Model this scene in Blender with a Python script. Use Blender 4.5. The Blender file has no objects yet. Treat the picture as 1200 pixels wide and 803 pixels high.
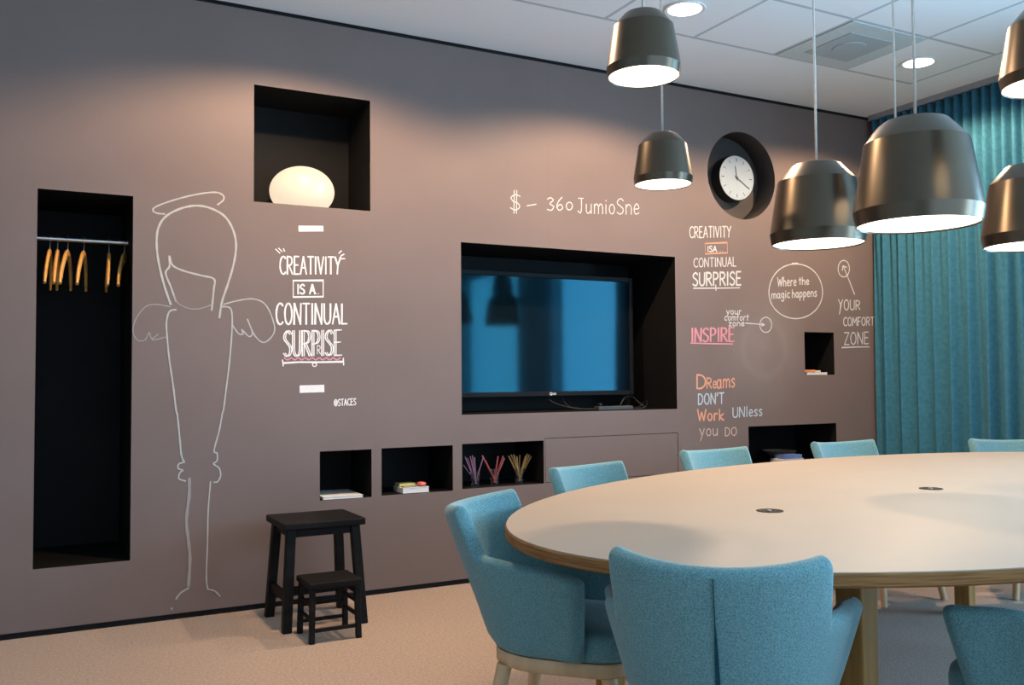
import bpy, math, random
from mathutils import Vector, Matrix
R = math.radians
PI = math.pi
random.seed(7)
SC = bpy.context.scene
COL = SC.collection

# ------------------------------------------------------------------ camera, world, exposure, large lights
CAM_H = 1.1444
F, YAW, PIT, ROL = 1070.67, R(27.925), R(2.2797), R(-0.4445)
fwd = Vector((math.sin(YAW) * math.cos(PIT), math.cos(YAW) * math.cos(PIT), math.sin(PIT)))
rt0 = Vector((math.cos(YAW), -math.sin(YAW), 0)); up0 = rt0.cross(fwd)
RT = rt0 * math.cos(ROL) + up0 * math.sin(ROL)
UP = up0 * math.cos(ROL) - rt0 * math.sin(ROL)
cam = bpy.data.objects.new('camera', bpy.data.cameras.new('camera'))
COL.objects.link(cam)
cam.data.sensor_width = 36.0
cam.data.lens = 36.0 * F / 1200.0
cam.data.clip_start = 0.05
cam.matrix_world = Matrix(((RT.x, UP.x, -fwd.x, 0), (RT.y, UP.y, -fwd.y, 0), (RT.z, UP.z, -fwd.z, CAM_H), (0, 0, 0, 1)))
SC.camera = cam

world = bpy.data.worlds.new('world'); SC.world = world; world.use_nodes = True
bg = world.node_tree.nodes['Background']
bg.inputs[0].default_value = (0.35, 0.6, 1.0, 1); bg.inputs[1].default_value = 1.0
vs = SC.view_settings
vs.view_transform = 'Standard'; vs.look = 'None'; vs.gamma = 1.0; vs.use_curve_mapping = False
vs.exposure = 0.0

WIN_POWER, BACK_POWER, DOWN_POWER, PEND_EMIT, GLOBE_EMIT = 325.0, 85.0, 262.0, 4.2, 0.95

def area(name, loc, size, rot, power, color):
    l = bpy.data.lights.new(name, 'AREA'); l.shape = 'RECTANGLE'; l.size, l.size_y = size
    l.energy = power; l.color = color
    o = bpy.data.objects.new(name, l); COL.objects.link(o); o.location = loc; o.rotation_euler = rot
    return o
# daylight outside the two windows of the right-hand wall, and the window behind the camera
area('daylight', (5.93, 0.98, 1.5), (2.3, 1.7), (0, R(90), 0), WIN_POWER, (0.36, 0.70, 1.0))
area('daylight', (5.93, -1.6, 1.5), (2.3, 1.9), (0, R(90), 0), WIN_POWER, (0.50, 0.76, 1.0))
area('daylight', (1.9, -2.93, 1.5), (5.0, 2.3), (R(90), 0, 0), BACK_POWER, (0.55, 0.78, 1.0))

# ------------------------------------------------------------------ helpers
def link(o): COL.objects.link(o); return o

def tag(o, label=None, cat=None, group=None, kind=None):
    if label: o['label'] = label
    if cat: o['category'] = cat
    if group: o['group'] = group
    if kind: o['kind'] = kind
    return o

def empty(name, loc=(0, 0, 0), rz=0.0, label=None, cat=None, group=None):
    o = link(bpy.data.objects.new(name, None)); o.location = loc; o.rotation_euler = (0, 0, rz)
    o.empty_display_size = 0.05
    return tag(o, label, cat, group)

def kids(o): return [c for c in bpy.data.objects if c.parent == o]

def copy_tree(o, parent=None):
    c = o.copy(); COL.objects.link(c); c.parent = parent
    for ch in kids(o): copy_tree(ch, c)
    return c

class MB:
    def __init__(s): s.v = []; s.f = []; s.m = []
    def face(s, idx, m=0): s.f.append(tuple(idx)); s.m.append(m)
    def box(s, x0, x1, y0, y1, z0, z1, m=0):
        b = len(s.v)
        s.v += [(x0, y0, z0), (x1, y0, z0), (x1, y1, z0), (x0, y1, z0), (x0, y0, z1), (x1, y0, z1), (x1, y1, z1), (x0, y1, z1)]
        for q in ((3, 2, 1, 0), (4, 5, 6, 7), (0, 1, 5, 4), (1, 2, 6, 5), (2, 3, 7, 6), (3, 0, 4, 7)): s.face([b + i for i in q], m)
        return s
    def hexa(s, lo, hi, m=0):          # lo, hi: four points each, counter-clockwise from above
        b = len(s.v); s.v += [tuple(p) for p in lo] + [tuple(p) for p in hi]
        for q in ((3, 2, 1, 0), (4, 5, 6, 7), (0, 1, 5, 4), (1, 2, 6, 5), (2, 3, 7, 6), (3, 0, 4, 7)): s.face([b + i for i in q], m)
        return s
    def loft(s, loops, m=0, closed=True, cap0=True, cap1=True):
        n = len(loops[0]); b = len(s.v)
        for L in loops: s.v += [tuple(p) for p in L]
        for k in range(len(loops) - 1):
            for i in range(n if closed else n - 1):
                j = (i + 1) % n
                s.face((b + k * n + i, b + k * n + j, b + (k + 1) * n + j, b + (k + 1) * n + i), m)
        if cap0: s.face([b + i for i in reversed(range(n))], m)
        if cap1: s.face([b + (len(loops) - 1) * n + i for i in range(n)], m)
        return s
    def lathe(s, prof, c=(0, 0, 0), seg=48, m=0, cap0=True, cap1=True):
        loops = [[(c[0] + r * math.cos(2 * PI * i / seg), c[1] + r * math.sin(2 * PI * i / seg), c[2] + z) for i in range(seg)] for r, z in prof]
        return s.loft(loops, m, True, cap0, cap1)
    def tube(s, path, r, seg=10, m=0):
        P = [Vector(p) for p in path]; rs = r if isinstance(r, (list, tuple)) else [r] * len(P)
        loops = []; ref = None
        for i, p in enumerate(P):
            d = (P[min(i + 1, len(P) - 1)] - P[max(i - 1, 0)]).normalized()
            if ref is None: ref = Vector((0, 0, 1)) if abs(d.z) < 0.9 else Vector((1, 0, 0))
            a = (ref - d * ref.dot(d)).normalized(); bb = d.cross(a); ref = a
            loops.append([p + (a * math.cos(2 * PI * k / seg) + bb * math.sin(2 * PI * k / seg)) * rs[i] for k in range(seg)])
        return s.loft(loops, m)
    def build(s, name, mats, parent=None, smooth=False, bevel=0, sub=0, loc=None, rz=None, segs=2):
        me = bpy.data.meshes.new(name); me.from_pydata([tuple(v) for v in s.v], [], s.f)
        if not isinstance(mats, (list, tuple)): mats = [mats]
        for mm in mats: me.materials.append(mm)
        for p, mi in zip(me.polygons, s.m): p.material_index = mi
        if smooth is True:
            for p in me.polygons: p.use_smooth = True
        elif smooth:
            for p in me.polygons: p.use_smooth = True
            me.set_sharp_from_angle(angle=R(smooth))
        o = link(bpy.data.objects.new(name, me))
        if parent: o.parent = parent
        if loc: o.location = loc
        if rz is not None: o.rotation_euler = (0, 0, rz)
        if bevel:
            md = o.modifiers.new('bevel', 'BEVEL'); md.width = bevel; md.segments = segs; md.limit_method = 'ANGLE'
        if sub:
            md = o.modifiers.new('subsurf', 'SUBSURF'); md.levels = sub; md.render_levels = sub
        return o

def crom(pts, n=6):
    P = [Vector(p) for p in pts]
    if len(P) < 3: return P
    out = []
    for i in range(len(P) - 1):
        p0, p1, p2, p3 = P[max(i - 1, 0)], P[i], P[i + 1], P[min(i + 2, len(P) - 1)]
        for k in range(n):
            t = k / n
            out.append(0.5 * ((2 * p1) + (p2 - p0) * t + (2 * p0 - 5 * p1 + 4 * p2 - p3) * t * t + (3 * p1 - p0 - 3 * p2 + p3) * t ** 3))
    return out + [P[-1]]

def sstep(a, b, x):
    t = max(0.0, min(1.0, (x - a) / (b - a))); return t * t * (3 - 2 * t)

# ------------------------------------------------------------------ materials
def mat(name, col, rough=0.6, metal=0.0, spec=0.5, noise=None, col2=None, bump=None, emit=None, ior=None, sheen=0, stretch=None):
    m = bpy.data.materials.new(name); m.use_nodes = True
    nt = m.node_tree; N = nt.nodes; L = nt.links; p = N['Principled BSDF']
    p.inputs['Base Color'].default_value = (*col, 1); p.inputs['Roughness'].default_value = rough
    p.inputs['Metallic'].default_value = metal; p.inputs['Specular IOR Level'].default_value = spec
    if ior: p.inputs['IOR'].default_value = ior
    if sheen: p.inputs['Sheen Weight'].default_value = sheen; p.inputs['Sheen Roughness'].default_value = 0.4
    if emit: p.inputs['Emission Color'].default_value = (*emit[0], 1); p.inputs['Emission Strength'].default_value = emit[1]
    if noise or bump:
        tc = N.new('ShaderNodeTexCoord'); mp = N.new('ShaderNodeMapping'); L.new(tc.outputs['Object'], mp.inputs[0])
        if stretch: mp.inputs['Scale'].default_value = stretch
    if noise:
        nz = N.new('ShaderNodeTexNoise'); nz.inputs['Scale'].default_value = noise; nz.inputs['Detail'].default_value = 4
        L.new(mp.outputs[0], nz.inputs['Vector'])
        rp = N.new('ShaderNodeValToRGB'); rp.color_ramp.elements[0].position = 0.36; rp.color_ramp.elements[1].position = 0.64
        rp.color_ramp.elements[0].color = (*col, 1); rp.color_ramp.elements[1].color = (*(col2 or col), 1)
        L.new(nz.outputs[0], rp.inputs[0]); L.new(rp.outputs[0], p.inputs['Base Color'])
    if bump:
        n2 = N.new('ShaderNodeTexNoise'); n2.inputs['Scale'].default_value = bump[0]; n2.inputs['Detail'].default_value = 3
        L.new(mp.outputs[0], n2.inputs['Vector'])
        b = N.new('ShaderNodeBump'); b.inputs['Strength'].default_value = bump[1]; b.inputs['Distance'].default_value = bump[2]
        L.new(n2.outputs[0], b.inputs['Height']); L.new(b.outputs[0], p.inputs['Normal'])
    return m

def mth(nt, op, a, b=None, c=None):
    n = nt.nodes.new('ShaderNodeMath'); n.operation = op
    for i, x in enumerate((a, b, c)):
        if x is None: continue
        if isinstance(x, (int, float)): n.inputs[i].default_value = x
        else: nt.links.new(x, n.inputs[i])
    return n.outputs[0]

M = {}
M['fabric'] = mat('melange_fabric', (0.082, 0.190, 0.208), 0.95, spec=0.15, noise=330, col2=(0.185, 0.335, 0.355), bump=(900, 0.3, 0.002), sheen=0.3)
M['seam'] = mat('seam_thread', (0.008, 0.05, 0.07), 0.95, spec=0.1, noise=60, col2=(0.012, 0.06, 0.085))
M['chairwood'] = mat('pale_ash', (0.52, 0.32, 0.16), 0.5, noise=22, col2=(0.60, 0.39, 0.22), stretch=(1, 1, 0.15))
M['oak'] = mat('oak_veneer', (0.27, 0.128, 0.034), 0.65, spec=.15, noise=30, col2=(0.37, 0.195, 0.064), stretch=(1, 1, 0.08))
M['ply'] = mat('plywood_edge', (0.17, 0.078, 0.026), 0.7, spec=.12, noise=60, col2=(0.29, 0.140, 0.054), stretch=(0.15, 0.15, 4))
M['linoleum'] = mat('table_linoleum', (0.400, 0.330, 0.265), 0.5, spec=0.25, noise=3, col2=(0.412, 0.342, 0.276))
M['blackwood'] = mat('black_stain', (0.004, 0.0034, 0.0032), 0.5, spec=0.16, noise=25, col2=(0.008, 0.0068, 0.006), stretch=(0.2, 1, 1))
M['niche'] = mat('niche_black', (0.008, 0.0075, 0.007), 0.6, spec=0.10, noise=4, col2=(0.010, 0.009, 0.0085))
M['nichebrown'] = mat('niche_brown', (0.060, 0.052, 0.048), 0.7, spec=0.2, noise=4, col2=(0.066, 0.057, 0.053))
M['black'] = mat('black_plastic', (0.006, 0.006, 0.0065), 0.5, spec=0.15, noise=10, col2=(0.008, 0.008, 0.0085))
M['cloth'] = mat('black_cloth', (0.004, 0.004, 0.004), 0.95, spec=0.05, noise=80, col2=(0.006, 0.006, 0.006))
M['cable'] = mat('cable_grey', (0.008, 0.008, 0.009), 0.5, spec=.3, noise=10, col2=(0.012, 0.012, 0.012))
M['strip'] = mat('strip_grey', (0.035, 0.032, 0.03), 0.5, noise=10, col2=(0.05, 0.046, 0.043))
M['chrome'] = mat('brushed_steel', (0.62, 0.60, 0.56), 0.3, 1.0, noise=8, col2=(0.55, 0.53, 0.50))
M['hanger'] = mat('hanger_wood', (0.62, 0.27, 0.055), 0.4, noise=14, col2=(0.74, 0.36, 0.09))
M['lampmetal'] = mat('bronze_lacquer', (0.095, 0.074, 0.052), 0.30, 0.9, noise=6, col2=(0.102, 0.080, 0.057))
M['lampinner'] = mat('lamp_white', (0.9, 0.87, 0.8), 0.5, noise=6, col2=(0.88, 0.85, 0.78))
M['diffuser'] = mat('lamp_glow', (0.9, 0.88, 0.84), 0.5, emit=((1.0, 0.86, 0.66), PEND_EMIT), noise=6, col2=(0.88, 0.86, 0.82))
M['cord'] = mat('cord_textile', (0.55, 0.52, 0.47), 0.7, noise=90, col2=(0.62, 0.58, 0.53))
M['downglow'] = mat('downlight_glow', (0.9, 0.9, 0.9), 0.5, emit=((1.0, 0.90, 0.78), 9.0), noise=6, col2=(0.88, 0.88, 0.88))
M['white'] = mat('white_enamel', (0.78, 0.80, 0.80), 0.45, noise=8, col2=(0.74, 0.76, 0.76))
M['globe'] = mat('opal_glass', (0.22, 0.17, 0.12), 0.35, emit=((1.0, 0.80, 0.58), GLOBE_EMIT), noise=5, col2=(0.21, 0.16, 0.11))
M['vent'] = mat('vent_panel', (0.50, 0.56, 0.56), 0.5, noise=60, col2=(0.55, 0.61, 0.60))
M['ventdark'] = mat('vent_mesh', (0.33, 0.38, 0.39), 0.6, noise=200, col2=(0.42, 0.47, 0.48))
M['clockface'] = mat('clock_face', (0.33, 0.39, 0.43), 0.35, noise=8, col2=(0.315, 0.37, 0.41))
M['clockgap'] = mat('clock_marks', (0.02, 0.022, 0.025), 0.5, noise=8, col2=(0.025, 0.027, 0.03))
M['paper'] = mat('paper_white', (0.68, 0.64, 0.60), 0.7, noise=30, col2=(0.74, 0.70, 0.66))
M['bookwhite'] = mat('book_cover_white', (0.70, 0.66, 0.65), 0.5, noise=12, col2=(0.64, 0.60, 0.60))
M['yellow'] = mat('cover_yellow', (0.62, 0.50, 0.13), 0.5, noise=20, col2=(0.66, 0.56, 0.2))
M['green'] = mat('cover_green', (0.30, 0.36, 0.14), 0.5, noise=20, col2=(0.34, 0.30, 0.28))
M['red'] = mat('cover_red', (0.62, 0.10, 0.07), 0.5, noise=30, col2=(0.70, 0.18, 0.14))
M['orange'] = mat('cover_orange', (0.68, 0.20, 0.06), 0.5, noise=20, col2=(0.74, 0.3, 0.1))
M['cream'] = mat('cover_cream', (0.72, 0.56, 0.38), 0.5, noise=20, col2=(0.76, 0.6, 0.42))
M['blue'] = mat('cover_blue', (0.09, 0.14, 0.36), 0.5, noise=12, col2=(0.12, 0.20, 0.42))
M['brown'] = mat('bowl_brown', (0.20, 0.12, 0.08), 0.5, noise=14, col2=(0.26, 0.17, 0.12))
M['stickviolet'] = mat('stick_violet', (0.46, 0.14, 0.20), 0.5, noise=60, col2=(0.58, 0.25, 0.32))
M['stickred'] = mat('stick_red', (0.70, 0.07, 0.06), 0.5, noise=60, col2=(0.78, 0.16, 0.13))
M['stickbrown'] = mat('stick_brown', (0.46, 0.20, 0.05), 0.5, noise=60, col2=(0.58, 0.30, 0.10))
M['alu'] = mat('window_aluminium', (0.35, 0.37, 0.39), 0.4, 0.6, noise=9, col2=(0.32, 0.34, 0.36))
M['plaster'] = mat('plaster_wall', (0.56, 0.55, 0.53), 0.8, noise=6, col2=(0.60, 0.59, 0.57), bump=(80, 0.1, 0.002))
M['screen'] = mat('tv_glass', (0.003, 0.005, 0.008), 0.06, spec=0.5, noise=3, col2=(0.003, 0.006, 0.009))
M['screen'].node_tree.nodes['Principled BSDF'].inputs['Specular Tint'].default_value = (0.03, 0.31, 0.44, 1)   # blue specular tint, standing in for the blue of the mirrored daylight
M['bezel'] = mat('tv_bezel', (0.006, 0.006, 0.007), 0.55, spec=0.12, noise=10, col2=(0.008, 0.008, 0.009))
M['drum'] = mat('clock_case', (0.006, 0.006, 0.007), 0.4, noise=6, col2=(0.009, 0.009, 0.01))

# carpet
m = mat('carpet', (0.315, 0.228, 0.168), 0.95, spec=0.1, noise=90, col2=(0.415, 0.315, 0.245), bump=(260, 0.6, 0.006), sheen=0.2); M['carpet'] = m

# glass: clear, thin
def glass(name, tint=(1, 1, 1), refl=0.08):
    g = bpy.data.materials.new(name); g.use_nodes = True; nt = g.node_tree; nt.nodes.clear()
    o = nt.nodes.new('ShaderNodeOutputMaterial'); mx = nt.nodes.new('ShaderNodeMixShader')
    t = nt.nodes.new('ShaderNodeBsdfTransparent'); t.inputs[0].default_value = (*tint, 1)
    gl = nt.nodes.new('ShaderNodeBsdfGlossy'); gl.inputs['Roughness'].default_value = 0.03
    lw = nt.nodes.new('ShaderNodeLayerWeight'); lw.inputs[0].default_value = 0.35
    s = mth(nt, 'MULTIPLY_ADD', lw.outputs['Facing'], 0.4, refl)
    nt.links.new(s, mx.inputs[0]); nt.links.new(t.outputs[0], mx.inputs[1]); nt.links.new(gl.outputs[0], mx.inputs[2]); nt.links.new(mx.outputs[0], o.inputs[0])
    return g
M['glass'] = glass('clear_glass', (0.96, 0.97, 0.98)); M['pane'] = glass('window_glass', (0.97, 0.99, 1.0), 0.03)

# chalkboard paint with fine panel joints and wiped chalk smudges
def wall_mat():
    m = bpy.data.materials.new('chalkboard_paint'); m.use_nodes = True; nt = m.node_tree; N = nt.nodes; L = nt.links
    p = N['Principled BSDF']; p.inputs['Roughness'].default_value = 0.62; p.inputs['Specular IOR Level'].default_value = 0.22
    tc = N.new('ShaderNodeTexCoord'); sx = N.new('ShaderNodeSeparateXYZ'); L.new(tc.outputs['Object'], sx.inputs[0])
    x, z = sx.outputs['X'], sx.outputs['Z']
    nz = N.new('ShaderNodeTexNoise'); nz.inputs['Scale'].default_value = 2.2; nz.inputs['Detail'].default_value = 6; L.new(tc.outputs['Object'], nz.inputs['Vector'])
    nf = N.new('ShaderNodeTexNoise'); nf.inputs['Scale'].default_value = 120; L.new(tc.outputs['Object'], nf.inputs['Vector'])
    rp = N.new('ShaderNodeValToRGB'); rp.color_ramp.elements[0].position = 0.3; rp.color_ramp.elements[1].position = 0.75
    rp.color_ramp.elements[0].color = (0.160, 0.117, 0.104, 1); rp.color_ramp.elements[1].color = (0.180, 0.134, 0.121, 1)
    mix = mth(nt, 'ADD', mth(nt, 'MULTIPLY', nz.outputs[0], 0.8), mth(nt, 'MULTIPLY', nf.outputs[0], 0.2))
    L.new(mix, rp.inputs[0])
    line = None
    for xs in (-1.42, -0.2, 1.02 + 0.63, 2.72 + 0.02, 4.13):
        d = mth(nt, 'LESS_THAN', mth(nt, 'ABSOLUTE', mth(nt, 'SUBTRACT', x, xs)), 0.0014)
        line = d if line is None else mth(nt, 'MAXIMUM', line, d)
    dk = N.new('ShaderNodeMix'); dk.data_type = 'RGBA'; L.new(mth(nt, 'MULTIPLY', line, 0.14), dk.inputs['Factor'])
    L.new(rp.outputs[0], dk.inputs['A']); dk.inputs['B'].default_value = (0.05, 0.04, 0.038, 1)
    # wiped ring and cloud
    dx = mth(nt, 'SUBTRACT', x, 4.43); dz = mth(nt, 'SUBTRACT', z, 1.34)
    rr = mth(nt, 'SQRT', mth(nt, 'ADD', mth(nt, 'MULTIPLY', dx, dx), mth(nt, 'MULTIPLY', dz, dz)))
    ring = mth(nt, 'MAXIMUM', mth(nt, 'SUBTRACT', 1.0, mth(nt, 'MULTIPLY', mth(nt, 'ABSOLUTE', mth(nt, 'SUBTRACT', rr, 0.19)), 24.0)), 0.0)
    cloud = mth(nt, 'MAXIMUM', mth(nt, 'SUBTRACT', 1.0, mth(nt, 'MULTIPLY', rr, 2.2)), 0.0)
    sm = mth(nt, 'MULTIPLY', mth(nt, 'ADD', mth(nt, 'MULTIPLY', ring, 0.05), mth(nt, 'MULTIPLY', cloud, 0.16)), mth(nt, 'ADD', nz.outputs[0], 0.2))
    ch = N.new('ShaderNodeMix'); ch.data_type = 'RGBA'; L.new(sm, ch.inputs['Factor']); L.new(dk.outputs['Result'], ch.inputs['A']); ch.inputs['B'].default_value = (0.6, 0.57, 0.55, 1)
    L.new(ch.outputs['Result'], p.inputs['Base Color'])
    return m
M['wall'] = wall_mat()

def ceil_mat(gx, gy):
    m = bpy.data.materials.new('ceiling_tiles'); m.use_nodes = True; nt = m.node_tree; N = nt.nodes; L = nt.links
    p = N['Principled BSDF']; p.inputs['Roughness'].default_value = 0.85; p.inputs['Specular IOR Level'].default_value = 0.2
    tc = N.new('ShaderNodeTexCoord'); sx = N.new('ShaderNodeSeparateXYZ'); L.new(tc.outputs['Object'], sx.inputs[0])
    x, y = sx.outputs['X'], sx.outputs['Y']
    def grid(v, o):
        f = mth(nt, 'FRACT', mth(nt, 'DIVIDE', mth(nt, 'SUBTRACT', v, o - 0.011), 0.6))
        return mth(nt, 'LESS_THAN', f, 0.036)
    inx = mth(nt, 'LESS_THAN', x, gx + 0.6 + 0.012); iny = mth(nt, 'LESS_THAN', y, gy + 0.012)
    g = mth(nt, 'MULTIPLY', mth(nt, 'MAXIMUM', grid(x, gx), grid(y, gy)), mth(nt, 'MULTIPLY', inx, iny))
    nz = N.new('ShaderNodeTexNoise'); nz.inputs['Scale'].default_value = 150; L.new(tc.outputs['Object'], nz.inputs['Vector'])
    rp = N.new('ShaderNodeValToRGB'); rp.color_ramp.elements[0].color = (0.80, 0.81, 0.82, 1); rp.color_ramp.elements[1].color = (0.86, 0.87, 0.88, 1)
    L.new(nz.outputs[0], rp.inputs[0])
    mx = N.new('ShaderNodeMix'); mx.data_type = 'RGBA'; L.new(mth(nt, 'MULTIPLY', g, 0.8), mx.inputs['Factor']); L.new(rp.outputs[0], mx.inputs['A'])
    mx.inputs['B'].default_value = (0.40, 0.44, 0.48, 1); L.new(mx.outputs['Result'], p.inputs['Base Color'])
    return m
GX, GY = 4.5022, 4.0107
M['ceiling'] = ceil_mat(GX, GY)

def curtain_mat():
    m = mat('curtain_wool', (0.030, 0.130, 0.195), 0.9, spec=0.12, noise=40, col2=(0.041, 0.156, 0.226), bump=(300, 0.2, 0.002), sheen=0.04)
    return m
M['curtain'] = curtain_mat()

def chalk(name, col):
    return mat(name, tuple(c * 0.86 for c in col), 0.95, spec=0.05, noise=260, col2=col)
M['chalkwhite'] = chalk('chalk_white', (0.60, 0.575, 0.55))
M['chalkbright'] = chalk('chalk_marker_white', (0.84, 0.78, 0.74))
M['chalkgrey'] = chalk('chalk_grey', (0.46, 0.44, 0.405))
M['chalkfaint'] = chalk('chalk_faint', (0.33, 0.30, 0.28))
M['chalkpink'] = chalk('chalk_pink', (0.66, 0.28, 0.32))
M['chalkorange'] = chalk('chalk_orange', (0.72, 0.34, 0.22))
M['chalkpeach'] = chalk('chalk_peach', (0.62, 0.45, 0.36))
M['chalkblue'] = chalk('chalk_pale_blue', (0.52, 0.58, 0.62))

# ------------------------------------------------------------------ the room
W = 4.6888            # chalkboard wall front
H = 3.0634            # ceiling
XL, XR, YB = -2.0, 5.70, -2.80
YE = 5.40

MB().box(XL - .1, XR + .3, YB - .2, YE, -0.08, 0).build('floor', M['carpet']); bpy.data.objects['floor']['kind'] = 'structure'
o = MB().box(XL - .1, XR + .3, YB - .2, YE, H, H + 0.1).build('ceiling', M['ceiling']); o['kind'] = 'structure'
o = MB().box(XL - .1, XL, YB - .1, YE, 0, H).build('wall_left', M['plaster']); o['kind'] = 'structure'

def pierced(name, axis, at, a0, a1, holes, th, material):
    """a thick wall across axis with rectangular holes (a0,a1,z0,z1)"""
    b = MB(); As = sorted({a0, a1, *[h[0] for h in holes], *[h[1] for h in holes]}); Zs = sorted({0.0, H, *[h[2] for h in holes], *[h[3] for h in holes]})
    for i in range(len(As) - 1):
        for k in range(len(Zs) - 1):
            ca, cz = (As[i] + As[i + 1]) / 2, (Zs[k] + Zs[k + 1]) / 2
            if any(h[0] < ca < h[1] and h[2] < cz < h[3] for h in holes): continue
            if axis == 'x': b.box(at, at + th, As[i], As[i + 1], Zs[k], Zs[k + 1])
            else: b.box(As[i], As[i + 1], at - th, at, Zs[k], Zs[k + 1])
    o = b.build(name, material); o['kind'] = 'structure'; return o
wins = [(0.13, 1.83, 0.35, 2.65), (-2.55, -0.65, 0.35, 2.65)]
pierced('wall_right', 'x', XR, YB - .1, YE, wins, 0.14, M['plaster'])
wb = (-0.6, 4.4, 0.35, 2.65)
pierced('wall_front', 'y', YB, XL - .1, XR + .14, [wb], 0.10, M['plaster'])
for n, (y0, y1, z0, z1) in enumerate(wins):
    wo = MB(); e = 0.05
    for a in ((y0, y0 + e, z0, z1), (y1 - e, y1, z0, z1), (y0 + e, y1 - e, z0, z0 + e), (y0 + e, y1 - e, z1 - e, z1)):
        wo.box(XR + .04, XR + .10, *a)
    o = wo.build('window_%d' % (n + 1), M['alu'], bevel=0.004); o['kind'] = 'structure'
    g = MB().box(XR + .066, XR + .074, y0 + e, y1 - e, z0 + e, z1 - e).build('pane', M['pane'], o)
wo = MB(); x0, x1, z0, z1 = wb; e = 0.05
for a in ((x0, x0 + e, z0, z1), (x1 - e, x1, z0, z1), (1.875, 1.925, z0 + e, z1 - e)): wo.box(a[0], a[1], YB - .08, YB - .03, a[2], a[3])
for a in ((x0 + e, x1 - e, z0, z0 + e), (x0 + e, x1 - e, z1 - e, z1)): wo.box(a[0], a[1], YB - .08, YB - .03, a[2], a[3])
o = wo.build('window_3', M['alu'], bevel=0.004); o['kind'] = 'structure'
MB().box(x0 + e, x1 - e, YB - .06, YB - .05, z0 + e, z1 - e).build('pane', M['pane'], o)

# chalkboard wall front with its niches
NI = {'closet': (0.030, 0.437, 0.302, 2.034, 0.60), 'globe': (1.005, 1.625, 2.056, 2.659, 0.38), 'tv': (2.162, 3.679, 0.944, 1.922, 0.52),
      'n1': (1.348, 1.630, 0.520, 0.774, 0.36), 'n2': (1.686, 2.105, 0.523, 0.776, 0.36), 'n3': (2.162, 2.691, 0.528, 0.780, 0.36),
      'small': (4.803, 5.089, 1.156, 1.457, 0.36), 'low': (4.274, 5.094, 0.545, 0.812, 0.40)}
FLAP = (2.700, 3.682, 0.530, 0.793)
CK = (4.257, 2.507, 0.298)      # round clock recess
Z0, Z1 = 0.028, H - 0.022
sq = (CK[0] - .32, CK[0] + .32, CK[1] - .32, CK[1] + .32)
holes = [n[:4] for n in NI.values()] + [FLAP, sq]
XS = sorted({XL, XR, *[h[0] for h in holes], *[h[1] for h in holes]}); ZS = sorted({Z0, Z1, *[h[2] for h in holes], *[h[3] for h in holes]})
b = MB()
for i in range(len(XS) - 1):
    for k in range(len(ZS) - 1):
        cx, cz = (XS[i] + XS[i + 1]) / 2, (ZS[k] + ZS[k + 1]) / 2
        if any(h[0] < cx < h[1] and h[2] < cz < h[3] for h in holes): continue
        q = len(b.v); b.v += [(XS[i], W, ZS[k]), (XS[i + 1], W, ZS[k]), (XS[i + 1], W, ZS[k + 1]), (XS[i], W, ZS[k + 1])]; b.face((q, q + 1, q + 2, q + 3))
S = 96; q = len(b.v)
for i in range(S):
    a = 2 * PI * i / S + PI / 4; c, s_ = math.cos(a), math.sin(a); t = 0.32 / max(abs(c), abs(s_))
    b.v += [(CK[0] + t * c, W, CK[1] + t * s_), (CK[0] + CK[2] * c, W, CK[1] + CK[2] * s_)]
for i in range(S):
    j = (i + 1) % S; b.face((q + 2 * i, q + 2 * j, q + 2 * j + 1, q + 2 * i + 1))
b.box(XL, XR + .14, YE - .04, YE, 0, H)  # unseen slab added behind the front, stops light leaking through the flap gap
wall = b.build('wall_back', M['wall']); wall['kind'] = 'structure'

for key, (x0, x1, z0, z1, d) in NI.items():
    n = MB(); t = 0.012; y0, y1 = W + 0.0006, W + d
    n.box(x0 - t, x1 + t, y1, y1 + t, z0 - t, z1 + t)
    n.box(x0 - t, x0, y0, y1, z0 - t, z1 + t); n.box(x1, x1 + t, y0, y1, z0 - t, z1 + t)
    n.box(x0, x1, y0, y1, z0 - t, z0); n.box(x0, x1, y0, y1, z1, z1 + t)
    n.build('niche', M['niche'], wall)
n = MB(); S = 96; dd = 0.17
ring = lambda r, y: [(CK[0] + r * math.cos(2 * PI * i / S), y, CK[1] + r * math.sin(2 * PI * i / S)) for i in range(S)]
n.loft([ring(CK[2], W + .0006), ring(CK[2], W + dd), ring(CK[2] + .01, W + dd + .012), ring(CK[2] + .01, W + .0006)], cap0=False, cap1=False)
n.loft([ring(CK[2] + .01, W + dd), ring(CK[2] + .01, W + dd + .012)])
n.build('round_niche', M['nichebrown'], wall, smooth=40)
# backing so nothing is open behind the front
# bottom plinth, top shadow gap
o = MB().box(XL, XR, W + .006, W + .03, 0, Z0 + .004).build('baseboard_back', M['black']); o['kind'] = 'structure'
o = MB().box(XL, XR, W + .004, W + .03, Z1 - .004, H).build('trim_1', M['black']); o['kind'] = 'structure'

# flush cupboard flap
g_ = 0.0035
o = MB().box(FLAP[0] + g_, FLAP[1] - g_, W + .0005, W + .02, FLAP[2] + g_, FLAP[3] - g_).build('cupboard_flap', M['wall'])
tag(o, 'flush brown cupboard flap under the television, right of the niche with glasses', 'cupboard door')
MB().box(FLAP[0] - .005, FLAP[1] + .005, W + .022, W + .03, FLAP[2] - .005, FLAP[3] + .005).build('flap_recess', M['niche'], wall)

# ------------------------------------------------------------------ chalk on the wall
def pw(px, py, y=W):
    d = RT * ((px - 600) / F) - UP * ((py - 401.5) / F) + fwd
    k = y / d.y
    return (d.x * k, CAM_H + d.z * k)

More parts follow.
